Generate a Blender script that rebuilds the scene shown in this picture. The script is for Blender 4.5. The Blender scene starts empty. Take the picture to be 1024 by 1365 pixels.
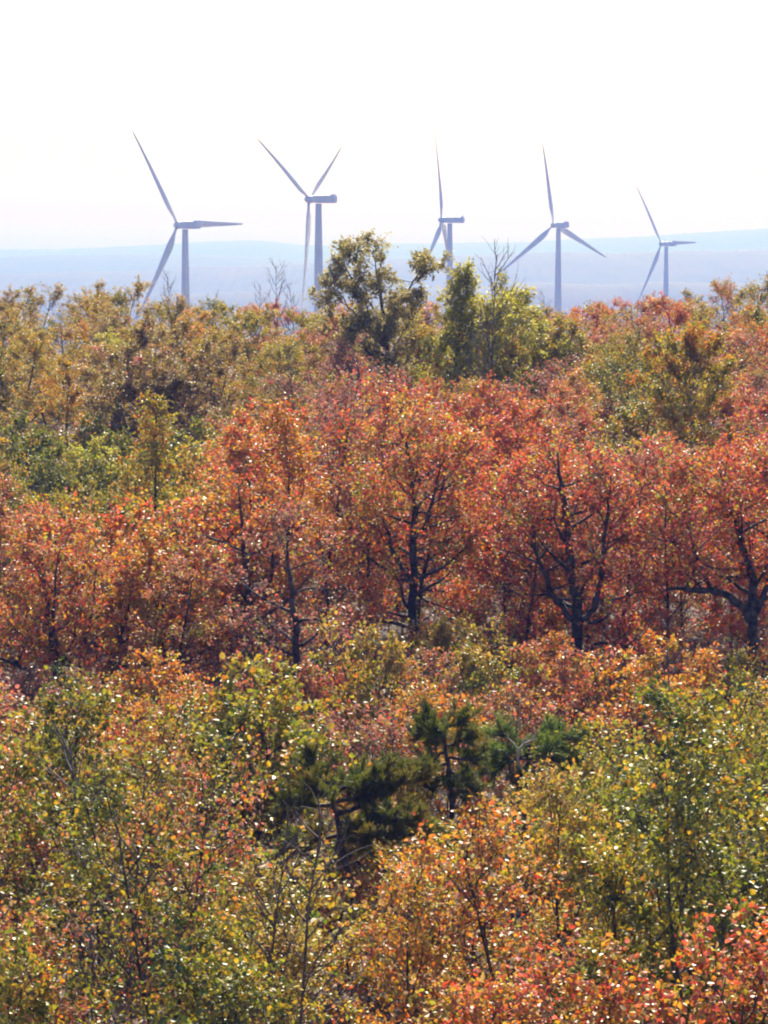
import bpy, math, random
import numpy as np
R = math.radians
C = bpy.context.scene.collection
SC = bpy.context.scene

# ------------------------------------------------------------------ camera
# z = 0 is the eye level of a viewer on a lookout above a low oak forest; +Y is straight ahead, metres
PITCH = R(5.0); F = 3870.0                       # focal length in pixels of the 1024 x 1365 photograph
cam = bpy.data.cameras.new('camera'); cam_o = bpy.data.objects.new('camera', cam); C.objects.link(cam_o)
cam.sensor_fit = 'VERTICAL'; cam.sensor_height = 36.0; cam.lens = 36.0 * F / 1365.0
cam.clip_start = 0.5; cam.clip_end = 60000.0
cam_o.location = (0, 0, 0); cam_o.rotation_euler = (R(90) - PITCH, 0, 0)
SC.camera = cam_o

# ------------------------------------------------------------------ light
SUN_EL, SUN_AZ = 39.0, 6.0                       # ahead of the viewer, a little to the right
SKY_STRENGTH, SUN_STRENGTH, EXPOSURE = 0.053, 5.0, 1.5
world = bpy.data.worlds.new('World'); SC.world = world; world.use_nodes = True
wn = world.node_tree.nodes; wl = world.node_tree.links
sky = wn.new('ShaderNodeTexSky'); sky.sky_type = 'NISHITA'; sky.sun_disc = False
sky.sun_elevation = R(SUN_EL); sky.sun_rotation = R(SUN_AZ)
sky.air_density = 1.0; sky.dust_density = 3.0; sky.ozone_density = 1.0
wl.new(sky.outputs[0], wn['Background'].inputs[0]); wn['Background'].inputs[1].default_value = SKY_STRENGTH
sun = bpy.data.lights.new('sun', 'SUN'); sun_o = bpy.data.objects.new('sun', sun); C.objects.link(sun_o)
sun.energy = SUN_STRENGTH; sun.angle = R(0.53); sun.color = (1.0, 0.95, 0.86)
# the lamp shines along its -Z: from the sun (ahead, up) back towards the viewer
sun_o.rotation_euler = (-(R(90) - R(SUN_EL)), 0, -R(SUN_AZ)); sun_o.location = (0, 60, 60)
vs = SC.view_settings
SC.display_settings.display_device = 'sRGB'
vs.view_transform = 'Standard'; vs.look = 'None'; vs.exposure = EXPOSURE; vs.gamma = 1.0; vs.use_curve_mapping = False
cy = SC.cycles
cy.max_bounces = 2; cy.diffuse_bounces = 1; cy.glossy_bounces = 1; cy.transmission_bounces = 1
cy.volume_bounces = 0; cy.transparent_max_bounces = 4
cy.caustics_reflective = False; cy.caustics_refractive = False
cy.sample_clamp_indirect = 4.0; cy.use_denoising = True; cy.denoiser = 'OPENIMAGEDENOISE'; cy.denoising_input_passes = 'RGB_ALBEDO_NORMAL'; cy.denoising_prefilter = 'ACCURATE'
cy.pixel_filter_type = 'BLACKMAN_HARRIS'; cy.filter_width = 2.1

# ------------------------------------------------------------------ helpers
def unit(v):
    v = np.asarray(v, float); return v / (np.linalg.norm(v, axis=-1, keepdims=True) + 1e-12)
SP, CP = math.sin(PITCH), math.cos(PITCH)
def project(x, y, z):
    zc = y * CP - z * SP; yc = y * SP + z * CP
    return 512 + F * x / zc, 682.5 - F * yc / zc
def at(px, py, Y):                                # the point of the view ray through a pixel at depth Y
    m = (682.5 - py) / F
    Z = Y * (m * CP - SP) / (CP + m * SP)
    return np.array([(px - 512) / F * (Y * CP - Z * SP), Y, Z])
G_Y = np.array([-400, 0, 36, 62, 80, 120, 150, 185, 260, 420, 700, 1070, 1800, 3000, 4200, 20000], float)
G_Z = np.array([-24, -18.5, -16, -13.5, -12.3, -10, -8.4, -7.3, -10.5, -24, -44, -62, -72, -120, -155, -155], float)
def ground(x, y):
    x = np.asarray(x, float); y = np.asarray(y, float)
    g = np.interp(y, G_Y, G_Z)
    w = np.clip(1 - np.abs(y - 150) / 250, 0, 1)
    return g + w * (0.035 * np.clip(x - 6, 0, 60) + 0.25 * np.sin(x * .31 + y * .11) + 0.2 * np.sin(x * .13 - y * .27 + 1))

def mesh_np(name, V, faces, attrs=None, smooth=False):
    """faces: (M,k) int array; attrs: {name: per-face floats}"""
    me = bpy.data.meshes.new(name)
    V = np.asarray(V, np.float32); faces = np.asarray(faces, np.int32)
    k = faces.shape[1]
    me.vertices.add(len(V)); me.vertices.foreach_set('co', V.ravel())
    me.loops.add(faces.size); me.loops.foreach_set('vertex_index', faces.ravel())
    me.polygons.add(len(faces)); me.polygons.foreach_set('loop_start', np.arange(0, faces.size, k, dtype=np.int32))
    for an, av in (attrs or {}).items():
        a = me.attributes.new(an, 'FLOAT', 'FACE'); a.data.foreach_set('value', np.asarray(av, np.float32))
    me.update(calc_edges=True)
    me.polygons.foreach_set('use_smooth', np.full(len(faces), smooth, bool))
    return me
class Tubes:
    def __init__(s): s.V = []; s.Fc = []; s.n = 0
    def add(s, pts, rad, sides=5):
        pts = np.asarray(pts, float); rad = np.asarray(rad, float)
        t = unit(np.gradient(pts, axis=0))
        ref = np.array([0.31, 0.93, 0.17]) if abs(t[0] @ np.array([0.31, 0.93, 0.17])) < .9 else np.array([1., 0, 0])
        n1 = unit(np.cross(t, ref)); n2 = np.cross(t, n1)
        a = np.arange(sides) * 2 * math.pi / sides
        ring = pts[:, None] + rad[:, None, None] * (np.cos(a)[None, :, None] * n1[:, None] + np.sin(a)[None, :, None] * n2[:, None])
        i = np.arange(len(pts) - 1)[:, None] * sides + s.n; j = np.arange(sides)[None]; j2 = (j + 1) % sides
        s.Fc.append(np.stack([i + j, i + j2, i + sides + j2, i + sides + j], -1).reshape(-1, 4))
        s.V.append(ring.reshape(-1, 3)); s.n += len(pts) * sides
    def mesh(s, name): return mesh_np(name, np.concatenate(s.V), np.concatenate(s.Fc), smooth=True)
class Leaves:
    def __init__(s): s.p = []; s.a = []; s.nr = []; s.L = []; s.v = []
    def add(s, p, a, n, L, v): s.p.append(p); s.a.append(a); s.nr.append(n); s.L.append(L); s.v.append(v)
    def mesh(s, name):
        p = np.concatenate(s.p); a = unit(np.concatenate(s.a)); n = np.concatenate(s.nr)
        L = np.concatenate(s.L)[:, None]; v = np.concatenate(s.v)
        b = unit(np.cross(n, a)); n = np.cross(a, b); N = len(p)
        W = L * .36
        V = np.stack([p, p + a * L * .3 - b * W + n * L * .10, p + a * L * .68 - b * W * .85 + n * L * .07, p + a * L - n * L * .06,
                      p + a * L * .68 + b * W * .85 + n * L * .07, p + a * L * .3 + b * W + n * L * .10], 1).reshape(-1, 3)
        o = (np.arange(N) * 6)[:, None]
        f = np.concatenate([o + np.array([0, 1, 2, 3]), o + np.array([0, 3, 4, 5])], 1).reshape(-1, 4)
        return mesh_np(name, V, f, {'leaf': np.repeat(v, 2)})

# ------------------------------------------------------------------ materials
def new_mat(name):
    m = bpy.data.materials.new(name); m.use_nodes = True
    nt = m.node_tree; nt.nodes.clear()
    return m, nt, nt.nodes, nt.links
def leaf_mat(name, cols, gloss=0.06):
    """leaf blades: diffuse and translucent with a waxy sheen; colour by leaf, by branch and by tree"""
    m, nt, N, L = new_mat(name)
    at_ = N.new('ShaderNodeAttribute'); at_.attribute_name = 'leaf'
    oi = N.new('ShaderNodeObjectInfo'); tc = N.new('ShaderNodeTexCoord')
    nz = N.new('ShaderNodeTexNoise'); nz.inputs['Scale'].default_value = .75; nz.inputs['Detail'].default_value = 1.5
    L.new(tc.outputs['Object'], nz.inputs['Vector'])
    def math_(op, a, b):
        q = N.new('ShaderNodeMath'); q.operation = op
        for k, s in enumerate((a, b)):
            if isinstance(s, (int, float)): q.inputs[k].default_value = s
            else: L.new(s, q.inputs[k])
        return q.outputs[0]
    clump = math_('MULTIPLY', math_('SUBTRACT', nz.outputs['Fac'], .5), 1.9)
    tree = math_('MULTIPLY', math_('SUBTRACT', oi.outputs['Random'], .5), .32)
    fac = math_('ADD', math_('ADD', math_('MULTIPLY', math_('SUBTRACT', at_.outputs['Fac'], .5), .85), .5), math_('ADD', clump, tree))
    cr = N.new('ShaderNodeValToRGB'); e = cr.color_ramp.elements
    for i, c in enumerate(cols):
        x = e[i] if i < 2 else e.new(1.0)
        x.color = (*c, 1)
    for i in range(len(cols)): e[i].position = i / (len(cols) - 1)
    L.new(fac, cr.inputs[0])
    d = N.new('ShaderNodeBsdfDiffuse'); t = N.new('ShaderNodeBsdfTranslucent')
    g = N.new('ShaderNodeBsdfGlossy'); g.inputs['Roughness'].default_value = .45
    L.new(cr.outputs[0], d.inputs[0])
    gm = N.new('ShaderNodeGamma'); gm.inputs[1].default_value = 1.25
    L.new(cr.outputs[0], gm.inputs[0]); L.new(gm.outputs[0], t.inputs[0])
    mx = N.new('ShaderNodeMixShader'); mx.inputs[0].default_value = .46
    L.new(d.outputs[0], mx.inputs[1]); L.new(t.outputs[0], mx.inputs[2])
    m2 = N.new('ShaderNodeMixShader'); m2.inputs[0].default_value = gloss
    L.new(mx.outputs[0], m2.inputs[1]); L.new(g.outputs[0], m2.inputs[2])
    o = N.new('ShaderNodeOutputMaterial'); L.new(m2.outputs[0], o.inputs[0])
    return m
RED, CRIM, ORR, ORG, GOLD = (.55, .085, .045), (.46, .03, .05), (.60, .14, .035), (.64, .25, .03), (.64, .40, .035)
YG, GRN, DGRN, OLV = (.43, .39, .04), (.17, .22, .025), (.055, .085, .014), (.28, .22, .03)
BRN, TAN, MAU, PNK = (.26, .14, .07), (.48, .34, .16), (.30, .17, .155), (.64, .23, .16)
PAL = {
    'red':    ('red',          [YG, ORG, RED, ORR, PNK, RED, GOLD, CRIM, PNK, MAU, YG]),
    'orred':  ('orange-red',   [OLV, GOLD, ORR, PNK, RED, ORR, GOLD, TAN, ORG, YG]),
    'orange': ('orange',       [YG, GOLD, ORG, TAN, ORR, ORG, GOLD, OLV, RED]),
    'gold':   ('golden',       [OLV, YG, GOLD, ORG, GOLD, ORR, YG]),
    'rust':   ('rust-coloured', [OLV, TAN, ORG, MAU, PNK, ORR, BRN, GOLD, YG]),
    'mauve':  ('sparse mauve-red', [OLV, MAU, PNK, MAU, TAN, RED, MAU, YG]),
    'brown':  ('brown',        [OLV, BRN, TAN, OLV, BRN, YG, TAN, PNK]),
    'olive':  ('olive-green',  [GRN, OLV, YG, TAN, GOLD, OLV, YG, ORG, TAN, YG]),
    'pale':   ('pale olive',   [OLV, (.55, .46, .22), YG, (.60, .50, .26), OLV, (.52, .48, .16), TAN]),
    'bright': ('bright yellow-green', [OLV, (.58, .54, .09), (.50, .50, .07), (.66, .52, .08), YG, (.60, .55, .10)]),
    'olgrn':  ('mottled green', [DGRN, OLV, GRN, YG, DGRN, OLV, GOLD, GRN, YG, ORG]),
    'yelgrn': ('yellow-green', [DGRN, YG, GRN, GOLD, YG, OLV, YG, ORG]),
    'green':  ('leafy green',  [DGRN, GRN, YG, DGRN, OLV, GRN, GOLD]),
    'mix':    ('mixed brush',  [GRN, OLV, MAU, RED, MAU, ORR, TAN, GOLD, YG]),
    'redgrn': ('red-flecked green', [GRN, YG, RED, GRN, ORG, CRIM, YG]),
}
LM = {k: leaf_mat('leaves_' + v[0].replace(' ', '_').replace('-', '_'), v[1]) for k, v in PAL.items()}

def noise_mat(name, c1, c2, scale, rough=.9, bump=0.0, detail=4, c3=None):
    m, nt, N, L = new_mat(name)
    tc = N.new('ShaderNodeTexCoord'); nz = N.new('ShaderNodeTexNoise')
    nz.inputs['Scale'].default_value = scale; nz.inputs['Detail'].default_value = detail
    L.new(tc.outputs['Object'], nz.inputs['Vector'])
    cr = N.new('ShaderNodeValToRGB'); e = cr.color_ramp.elements
    e[0].position, e[0].color = .35, (*c1, 1); e[1].position, e[1].color = .65, (*c2, 1)
    if c3: q = e.new(.5); q.color = (*c3, 1)
    L.new(nz.outputs['Fac'], cr.inputs[0])
    b = N.new('ShaderNodeBsdfPrincipled'); b.inputs['Roughness'].default_value = rough
    b.inputs['Specular IOR Level'].default_value = .25
    L.new(cr.outputs[0], b.inputs['Base Color'])
    if bump:
        bp = N.new('ShaderNodeBump'); bp.inputs['Strength'].default_value = bump; bp.inputs['Distance'].default_value = .3
        L.new(nz.outputs['Fac'], bp.inputs['Height']); L.new(bp.outputs[0], b.inputs['Normal'])
    o = N.new('ShaderNodeOutputMaterial'); L.new(b.outputs[0], o.inputs[0])
    return m
BARK = noise_mat('dark_bark', (.03, .025, .023), (.13, .11, .105), 5, bump=.6)
TWIG = noise_mat('grey_twig_bark', (.085, .065, .065), (.19, .155, .155), 3)
DEADW = noise_mat('bleached_dead_wood', (.38, .33, .30), (.55, .50, .46), 8)
NEEDLE = leaf_mat('pine_needles', [(.07, .08, .015), (.12, .14, .02), (.18, .20, .03), (.12, .13, .02), (.26, .20, .04), (.28, .17, .04)], .03)
NEEDLE2 = leaf_mat('green_pine_needles', [(.10, .12, .03), (.16, .21, .04), (.21, .27, .06), (.14, .18, .04), (.24, .28, .06)], .03)
LITTER = noise_mat('leaf_litter', (.06, .042, .036), (.13, .085, .065), 1.3, bump=.8, detail=8, c3=(.09, .065, .045))
FOREST = noise_mat('far_forest', (.012, .02, .016), (.034, .03, .02), .012, bump=.0, detail=8, c3=(.02, .028, .018))
PAINT = noise_mat('turbine_paint', (.76, .77, .77), (.84, .84, .83), .25, rough=.45)
GREYP = noise_mat('grey_fitting', (.35, .36, .37), (.42, .42, .43), 2, rough=.5)

# ------------------------------------------------------------------ linking and describing
def obj(name, me, mat, parent=None, kind=None):
    o = bpy.data.objects.new(name, me); C.objects.link(o)
    if mat is not None and not me.materials: me.materials.append(mat)
    if parent is not None: o.parent = parent
    if kind: o['kind'] = kind
    return o
def thing(name, label, cat, loc, rotz=0, group=None, scale=1):
    o = bpy.data.objects.new(name, None); C.objects.link(o); o.empty_display_size = .5
    o.location = [float(v) for v in loc]; o.rotation_euler = (0, 0, rotz)
    o.scale = scale if isinstance(scale, tuple) else (scale,) * 3
    o['label'] = label; o['category'] = cat
    if group: o['group'] = group
    return o

# ------------------------------------------------------------------ ground and hills
def build_ground():
    r = np.concatenate([[.5], np.geomspace(8, 17000, 190)]); th = np.arange(240) * 2 * math.pi / 240
    X = r[:, None] * np.sin(th); Y = r[:, None] * np.cos(th)
    Z = ground(X, Y)
    n = 240; i = np.arange(len(r) - 1)[:, None] * n; j = np.arange(n)[None]; j2 = (j + 1) % n
    f = np.stack([i + j, i + n + j, i + n + j2, i + j2], -1).reshape(-1, 4)
    obj('ground', mesh_np('ground', np.stack([X, Y, Z], -1).reshape(-1, 3), f, smooth=True), LITTER, kind='structure')
build_ground()
def build_hill(Y, half, tops, seed, amp):
    """a long wooded ridge: tops = [(pixel x, pixel y)] of its crest"""
    rng = np.random.default_rng(seed)
    xs = np.linspace(-Y * .42, Y * .42, 760); vs_ = np.linspace(-1, 1, 41)
    tp = np.array(tops, float)
    crest = np.interp(512 + F * xs / Y, tp[:, 0], [at(0, p, Y)[2] for p in tp[:, 1]])
    k = np.ones(9) / 9; crest = np.convolve(np.pad(crest, 4, 'edge'), k, 'valid')
    for m in range(5):
        fr = rng.uniform(3, 30) / Y; crest += amp * .7 * np.sin(xs * fr * 2 * math.pi + rng.uniform(0, 6)) / (1 + m * .3)
    prof = np.cos(vs_ * math.pi / 2) ** 1.3
    Z = -158 + (crest + 158)[None] * prof[:, None] + rng.normal(0, amp * .45, (41, 760)) * prof[:, None] ** .5
    Xg = np.broadcast_to(xs, Z.shape); Yg = Y + half * np.broadcast_to(vs_[:, None], Z.shape) + 60 * np.sin(Xg / Y * 20 + seed)
    i = np.arange(40)[:, None] * 760; j = np.arange(759)[None]
    f = np.stack([i + j, i + j + 1, i + 760 + j + 1, i + 760 + j], -1).reshape(-1, 4)
    obj('hills', mesh_np('hills', np.stack([Xg, Yg, Z], -1).reshape(-1, 3), f, smooth=True), FOREST, kind='structure')
build_hill(13600, 1700, [(-400, 336), (0, 333), (140, 329), (270, 322), (350, 321), (420, 328), (560, 325), (700, 322), (820, 316), (920, 310), (1024, 304), (1300, 300)], 3, 3.0)
build_hill(9000, 1400, [(-400, 346), (0, 343), (150, 339), (280, 340), (400, 347), (520, 344), (700, 337), (860, 336), (1024, 330), (1300, 326)], 4, 2.6)
build_hill(5900, 1300, [(-400, 372), (0, 366), (150, 361), (300, 356), (420, 350), (560, 345), (700, 338), (860, 336), (1024, 333), (1300, 330)], 5, 2.2)
build_hill(4100, 500, [(-400, 392), (0, 390), (200, 392), (400, 388), (560, 384), (700, 380), (900, 377), (1024, 378), (1300, 370)], 6, 1.6)

# ------------------------------------------------------------------ haze
HAZE_DENSITY, HAZE_COLOR, HAZE_ANISO = 3.4e-4, (.094, .215, .95), -0.08
def build_haze():
    v = [(x, y, z) for x in (-17500, 17500) for y in (-17500, 17500) for z in (-160, 175)]
    f = [(0, 1, 3, 2), (4, 6, 7, 5), (0, 4, 5, 1), (2, 3, 7, 6), (0, 2, 6, 4), (1, 5, 7, 3)]
    m, nt, N, L = new_mat('haze')
    pv = N.new('ShaderNodeVolumePrincipled'); pv.inputs['Color'].default_value = (*HAZE_COLOR, 1)
    pv.inputs['Density'].default_value = HAZE_DENSITY; pv.inputs['Absorption Color'].default_value = (.94, .94, .94, 1); pv.inputs['Anisotropy'].default_value = HAZE_ANISO
    o = N.new('ShaderNodeOutputMaterial'); L.new(pv.outputs[0], o.inputs['Volume'])
    obj('haze', mesh_np('haze', v, f), m, kind='stuff')
build_haze()

# ------------------------------------------------------------------ wind turbines
def lathe(T, prof, origin, axis, sides=20):
    pts = np.array([np.asarray(origin) + np.asarray(axis) * s for s, r in prof]); T.add(pts, [r for s, r in prof], sides)
def rounded_box(L0, L1, w, h, z0, tail):
    """nacelle shell along -u (local x from L0 to L1), rounded section that tapers at the tail"""
    st = [(L0, .86), (L0 + .35, 1.0), (L0 + 2.5, 1.04), (L1 - 2.0, 1.0), (L1 - .25, tail), (L1, tail * .9)]
    a = np.arange(24) * 2 * math.pi / 24; ca, sa = np.cos(a), np.sin(a)
    sx = np.sign(ca) * np.abs(ca) ** .35; sz = np.sign(sa) * np.abs(sa) ** .35
    V = []; Fc = []
    for s, k in st: V += [(s, x * w / 2 * k, z0 + z * h / 2 * k) for x, z in zip(sx, sz)]
    for q in range(len(st) - 1):
        for j in range(24): Fc.append((q * 24 + j, q * 24 + (j + 1) % 24, q * 24 + 24 + (j + 1) % 24, q * 24 + 24 + j))
    me = bpy.data.meshes.new('nacelle')
    Fc.append(tuple(range(23, -1, -1))); Fc.append(tuple(range(len(V) - 24, len(V))))
    me.from_pydata(V, [], Fc); me.update()
    return me
def blade_mesh(L=40.0):
    st = [(.0, .95, .95, 0), (.03, .95, .95, 0), (.07, 1.2, .8, 14), (.13, 2.3, .7, 13), (.2, 2.95, .6, 10), (.3, 2.75, .5, 7), (.45, 2.2, .4, 4),
          (.6, 1.75, .3, 2.5), (.75, 1.35, .22, 1.5), (.88, 1.0, .16, .5), (.96, .65, .1, 0), (1.0, .2, .05, 0)]
    V = []; Fc = []; n = 14; a = np.arange(n) * 2 * math.pi / n
    for s, ch, thick, tw in st:
        t = R(tw + 4); off = -.18 * max(0, ch - .95)
        for q in a:
            x = math.cos(q) * ch / 2 + off; y = math.sin(q) * thick / 2 * (1 + .35 * math.cos(q))
            V.append((x * math.cos(t) - y * math.sin(t), x * math.sin(t) + y * math.cos(t) + 1.6 * s * s, 1.0 + s * (L - 1.0)))
    for k in range(len(st) - 1):
        for j in range(n): Fc.append((k * n + j, k * n + (j + 1) % n, k * n + n + (j + 1) % n, k * n + n + j))
    Fc.append(tuple(range(len(V) - n, len(V)))); Fc.append(tuple(range(n - 1, -1, -1)))
    me = bpy.data.meshes.new('blade'); me.from_pydata(V, [], Fc); me.update()
    me.polygons.foreach_set('use_smooth', [True] * len(Fc)); return me
TOWER_H = 66.0
def make_turbine():
    """local frame: the rotor axis points to +X away from the nacelle, hub centre at x = 3.7, z = TOWER_H + 1.6"""
    r = thing('wind_turbine', 'x', 'wind turbine', (0, 0, 0), group='wind turbines beyond the ridge')
    T = Tubes(); T.add(np.array([[0, 0, z] for z in (-3, 0, .4, 22, 44, 65.4, TOWER_H)]), [2.3, 2.25, 2.15, 1.85, 1.5, 1.08, 1.08], 28)
    tw = obj('tower', T.mesh('tower'), PAINT, r)
    for z, ra in ((22, 1.9), (44, 1.55)):
        T = Tubes(); T.add(np.array([[0, 0, z - .12], [0, 0, z], [0, 0, z + .12]]), [ra, ra, ra - .02], 28); obj('flange', T.mesh('flange'), PAINT, tw)
    
    na = obj('nacelle', rounded_box(-6.6, 2.3, 3.0, 2.7, TOWER_H + 1.55, .9), PAINT, r)
    T = Tubes(); T.add(np.array([[-6.0, 0, TOWER_H + 2.6], [-6.0, 0, TOWER_H + 3.9]]), [.06, .05], 6); T.add(np.array([[-6.3, 0, TOWER_H + 3.8], [-5.7, 0, TOWER_H + 3.8]]), [.06, .06], 6)
    obj('wind_vane', T.mesh('wind_vane'), GREYP, na)
    v = [(x, y, z) for x in (-6.4, -5.2) for y in (-1.1, 1.1) for z in (TOWER_H + 2.7, TOWER_H + 3.15)]
    obj('cooler', mesh_np('cooler', v, [(0, 1, 3, 2), (4, 6, 7, 5), (0, 4, 5, 1), (2, 3, 7, 6), (0, 2, 6, 4), (1, 5, 7, 3)]), PAINT, na)
    T = Tubes(); lathe(T, [(2.25, 1.2), (2.7, 1.35), (3.7, 1.4), (4.5, 1.2), (5.1, .8), (5.35, .4), (5.42, .02)], (0, 0, TOWER_H + 1.6), (1, 0, 0), 24)
    obj('hub', T.mesh('hub'), PAINT, r)
    bm = blade_mesh()
    for k in range(3): obj('blade', bm, PAINT, r)
    return r
# hub pixel, blade length in pixels, horizontal squeeze of the rotor disc, first blade angle, label
TURB = [((237, 300), 145, .68, 121.2, 'leftmost white wind turbine, one blade pointing level right, another high to the left'),
        ((412, 265.5), 151, .43, 150.0, 'white wind turbine left of the loose tall tree, two blades raised in a V'),
        ((589, 293), 117, .16, 92.5, 'slim white wind turbine seen almost edge-on, just right of the tall skyline tree'),
        ((738, 300), 109, .77, 96.7, 'white wind turbine with its rotor spread widest, standing over red treetops'),
        ((881.7, 325), 89, .60, 121.5, 'smallest white wind turbine, the rightmost, low over the olive treetops')]
t0 = make_turbine()
for i, (hp, bl, k, ph, lab) in enumerate(TURB):
    if i == 0: t = t0
    else:
        t = t0.copy(); C.objects.link(t)
        for ch in list(t0.children):
            c = ch.copy(); C.objects.link(c); c.parent = t
            for g in ch.children:
                d = g.copy(); C.objects.link(d); d.parent = c
    t['label'] = lab
    Y = 40.0 * F / bl; hub = at(hp[0], hp[1], Y)
    be = math.atan2(hub[0], hub[1]); sk = math.sqrt(1 - k * k)   # rotor faces left and away from the viewer
    ux, uy = -sk * math.cos(be) + k * math.sin(be), sk * math.sin(be) + k * math.cos(be)
    yaw = math.atan2(uy, ux)
    t.rotation_euler = (0, 0, yaw)
    t.location = (hub[0] - 3.7 * ux, hub[1] - 3.7 * uy, hub[2] - TOWER_H - 1.6)
    bl_ = [c for c in t.children if c.name.startswith('blade')]
    for m, b in enumerate(bl_):
        a = R(ph + 120 * m)                                # angle in the picture, counter-clockwise from the right
        # local rotor plane is YZ; local +Y is to the left in the picture when x points left and away
        from mathutils import Matrix, Vector
        side = (-math.sin(yaw)) * 1.0                      # picture-x of the local +Y axis
        sgn = 1 if side > 0 else -1
        dr = Vector((0.0, sgn * math.cos(a), math.sin(a)))
        ax = Vector((1, 0, 0)); ch_ = ax.cross(dr)         # blade length, axis (prebend, upwind) and chord
        cone = R(2.2); zz = (dr * math.cos(cone) + ax * math.sin(cone)).normalized(); yy = (ax - zz * ax.dot(zz)).normalized(); xx = yy.cross(zz)
        pt = R(22 if i == 2 else 0); xx, yy = xx * math.cos(pt) + yy * math.sin(pt), yy * math.cos(pt) - xx * math.sin(pt)   # the third machine's blades are turned
        M = Matrix((xx, yy, zz)).transposed().to_4x4(); M.translation = Vector((3.7, 0, TOWER_H + 1.6))
        b.matrix_local = M

# ------------------------------------------------------------------ trees
def wander(rng, p, d, L, n, wig, up):
    pts = [np.asarray(p, float)]; d = unit(d)
    for i in range(n):
        d = unit(d + rng.normal(0, wig, 3) + np.array([0, 0, up])); pts.append(pts[-1] + d * L / n)
    return np.array(pts)
def along(pts, t):
    s = t * (len(pts) - 1); i = min(int(s), len(pts) - 2); f = s - i
    return pts[i] * (1 - f) + pts[i + 1] * f, unit(pts[i + 1] - pts[i])
def put_leaves(rng, LV, pts, n, L, spread, flat=.55):
    if n <= 0: return
    t = rng.uniform(.12, 1.12, n); s = np.clip(t, 0, 1) * (len(pts) - 1); i = np.minimum(s.astype(int), len(pts) - 2); f = (s - i)[:, None]
    p = pts[i] * (1 - f) + pts[i + 1] * f + rng.normal(0, spread, (n, 3))
    face = rng.normal(0, .7, 3) + np.array([0, 0, flat * 2.0])             # the leaves of a spray face much the same way
    nr = unit(rng.normal(0, .62, (n, 3)) + face)
    a = rng.normal(0, 1, (n, 3)) + np.array([0, 0, -.35]) + unit(pts[-1] - pts[0]) * .5
    LV.add(p, a, nr, L * rng.uniform(.55, 1.35, n), np.clip(rng.normal(rng.uniform(.15, .85), .22, n), 0, 1))
def stem_crown(rng, TB, LV, pts, rad, S):
    """limbs, branches, twigs and leaves on one stem"""
    TB.add(pts, rad, 7)
    h = S['h']
    for k in range(S['limbs']):
        s = (k + rng.random()) / S['limbs']; t = S['cb'] + (1 - S['cb']) * s
        p, d = along(pts, min(t, .995)); r = np.interp(t, np.linspace(0, 1, len(rad)), rad) * .55
        az = k * 2.4 + rng.uniform(-.5, .5) + S.get('az0', 0)
        if S['prof'] == 'cone': w = 1.0 - .86 * s
        elif S['prof'] == 'flat': w = .75 + .35 * math.sin(math.pi * min(1, s * .9 + .1)) - .35 * s * s
        else: w = .35 + .75 * math.sin(math.pi * (.12 + .78 * s)) - .18 * s
        ll = S['w'] * .5 * w * rng.uniform(.75, 1.25)
        el = R(S['el'] + 34 * s + rng.normal(0, 9))
        dd = np.array([math.cos(az) * math.cos(el), math.sin(az) * math.cos(el), math.sin(el)])
        lp = wander(rng, p, dd, ll, 6, .16, .05); lr = np.linspace(max(r, .014), .008, 7)
        TB.add(lp, lr, 5)
        nb = max(2, int(round(S['br'] * (.45 + .55 * ll / (S['w'] * .5)))))
        for b in range(nb):
            tb = .22 + .78 * (b + rng.random()) / nb; q, e = along(lp, min(tb, .99))
            e2 = unit(e + rng.normal(0, .62, 3) + np.array([0, 0, .16])); bl = (.28 + .30 * ll * (1.1 - tb)) * rng.uniform(.8, 1.35) * S.get('bs', 1)
            bp = wander(rng, q, e2, bl, 4, .22, .06); TB.add(bp, np.linspace(.009, .004, 5), 3)
            dens = S['lf'] * (0 if rng.random() < S['bare'] else rng.uniform(.45, 1.4))
            put_leaves(rng, LV, bp, int(dens * .8), S['L'], .03 + .045 * S['bsz'])
            for w_ in range(S['tw']):
                q2, e3 = along(bp, rng.uniform(.25, 1)); tp = wander(rng, q2, unit(e3 + rng.normal(0, .75, 3)), rng.uniform(.25, .6) * S['bsz'], 3, .25, .04)
                TB.add(tp, np.linspace(.005, .0025, 4), 3); put_leaves(rng, LV, tp, int(dens * rng.uniform(.7, 1.3)), S['L'], .03 + .04 * S['bsz'])
BASE = dict(h=6, w=4.6, cb=.22, limbs=14, br=6, tw=4, lf=15, L=.10, el=8, bare=.06, prof='round', bsz=1.0)
def make_tree(seed, stems=None, r0=.085, lean=0, nst=1, **kw):
    S = {**BASE, **kw}; rng = np.random.default_rng(seed); TB, LV = Tubes(), Leaves()
    if stems:
        for pts, rad, k2 in stems:
            pts = np.asarray(pts, float)
            f = np.linspace(0, 1, 3 * len(pts)); x = np.linspace(0, 1, len(pts))
            fine = np.stack([np.interp(f, x, pts[:, c]) for c in range(3)], -1); fine[1:] += rng.normal(0, .03, (len(f) - 1, 3))
            stem_crown(rng, TB, LV, fine, np.interp(f, x, rad), {**S, **k2})
    else:
        for q in range(nst):
            az = q * 2.4 + rng.random(); tilt = (0.06 if nst == 1 else rng.uniform(.15, .6)) + lean
            hh = S['h'] * (.97 if q == 0 else rng.uniform(.6, .98))
            pts = wander(rng, (0, 0, -.3), (math.cos(az) * tilt, math.sin(az) * tilt, 1), hh + .3, 9, .07, .10)
            pts[:, 2] *= hh / max(pts[-1, 2], .1); pts[0, 2] = -.3
            stem_crown(rng, TB, LV, pts, np.linspace(r0 * (1 if nst == 1 else .6), .012, 10), {**S, 'az0': q, 'limbs': max(5, S['limbs'] // (1 if nst == 1 else 2))})
    return TB.mesh('trunk'), LV.mesh('crown')
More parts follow.
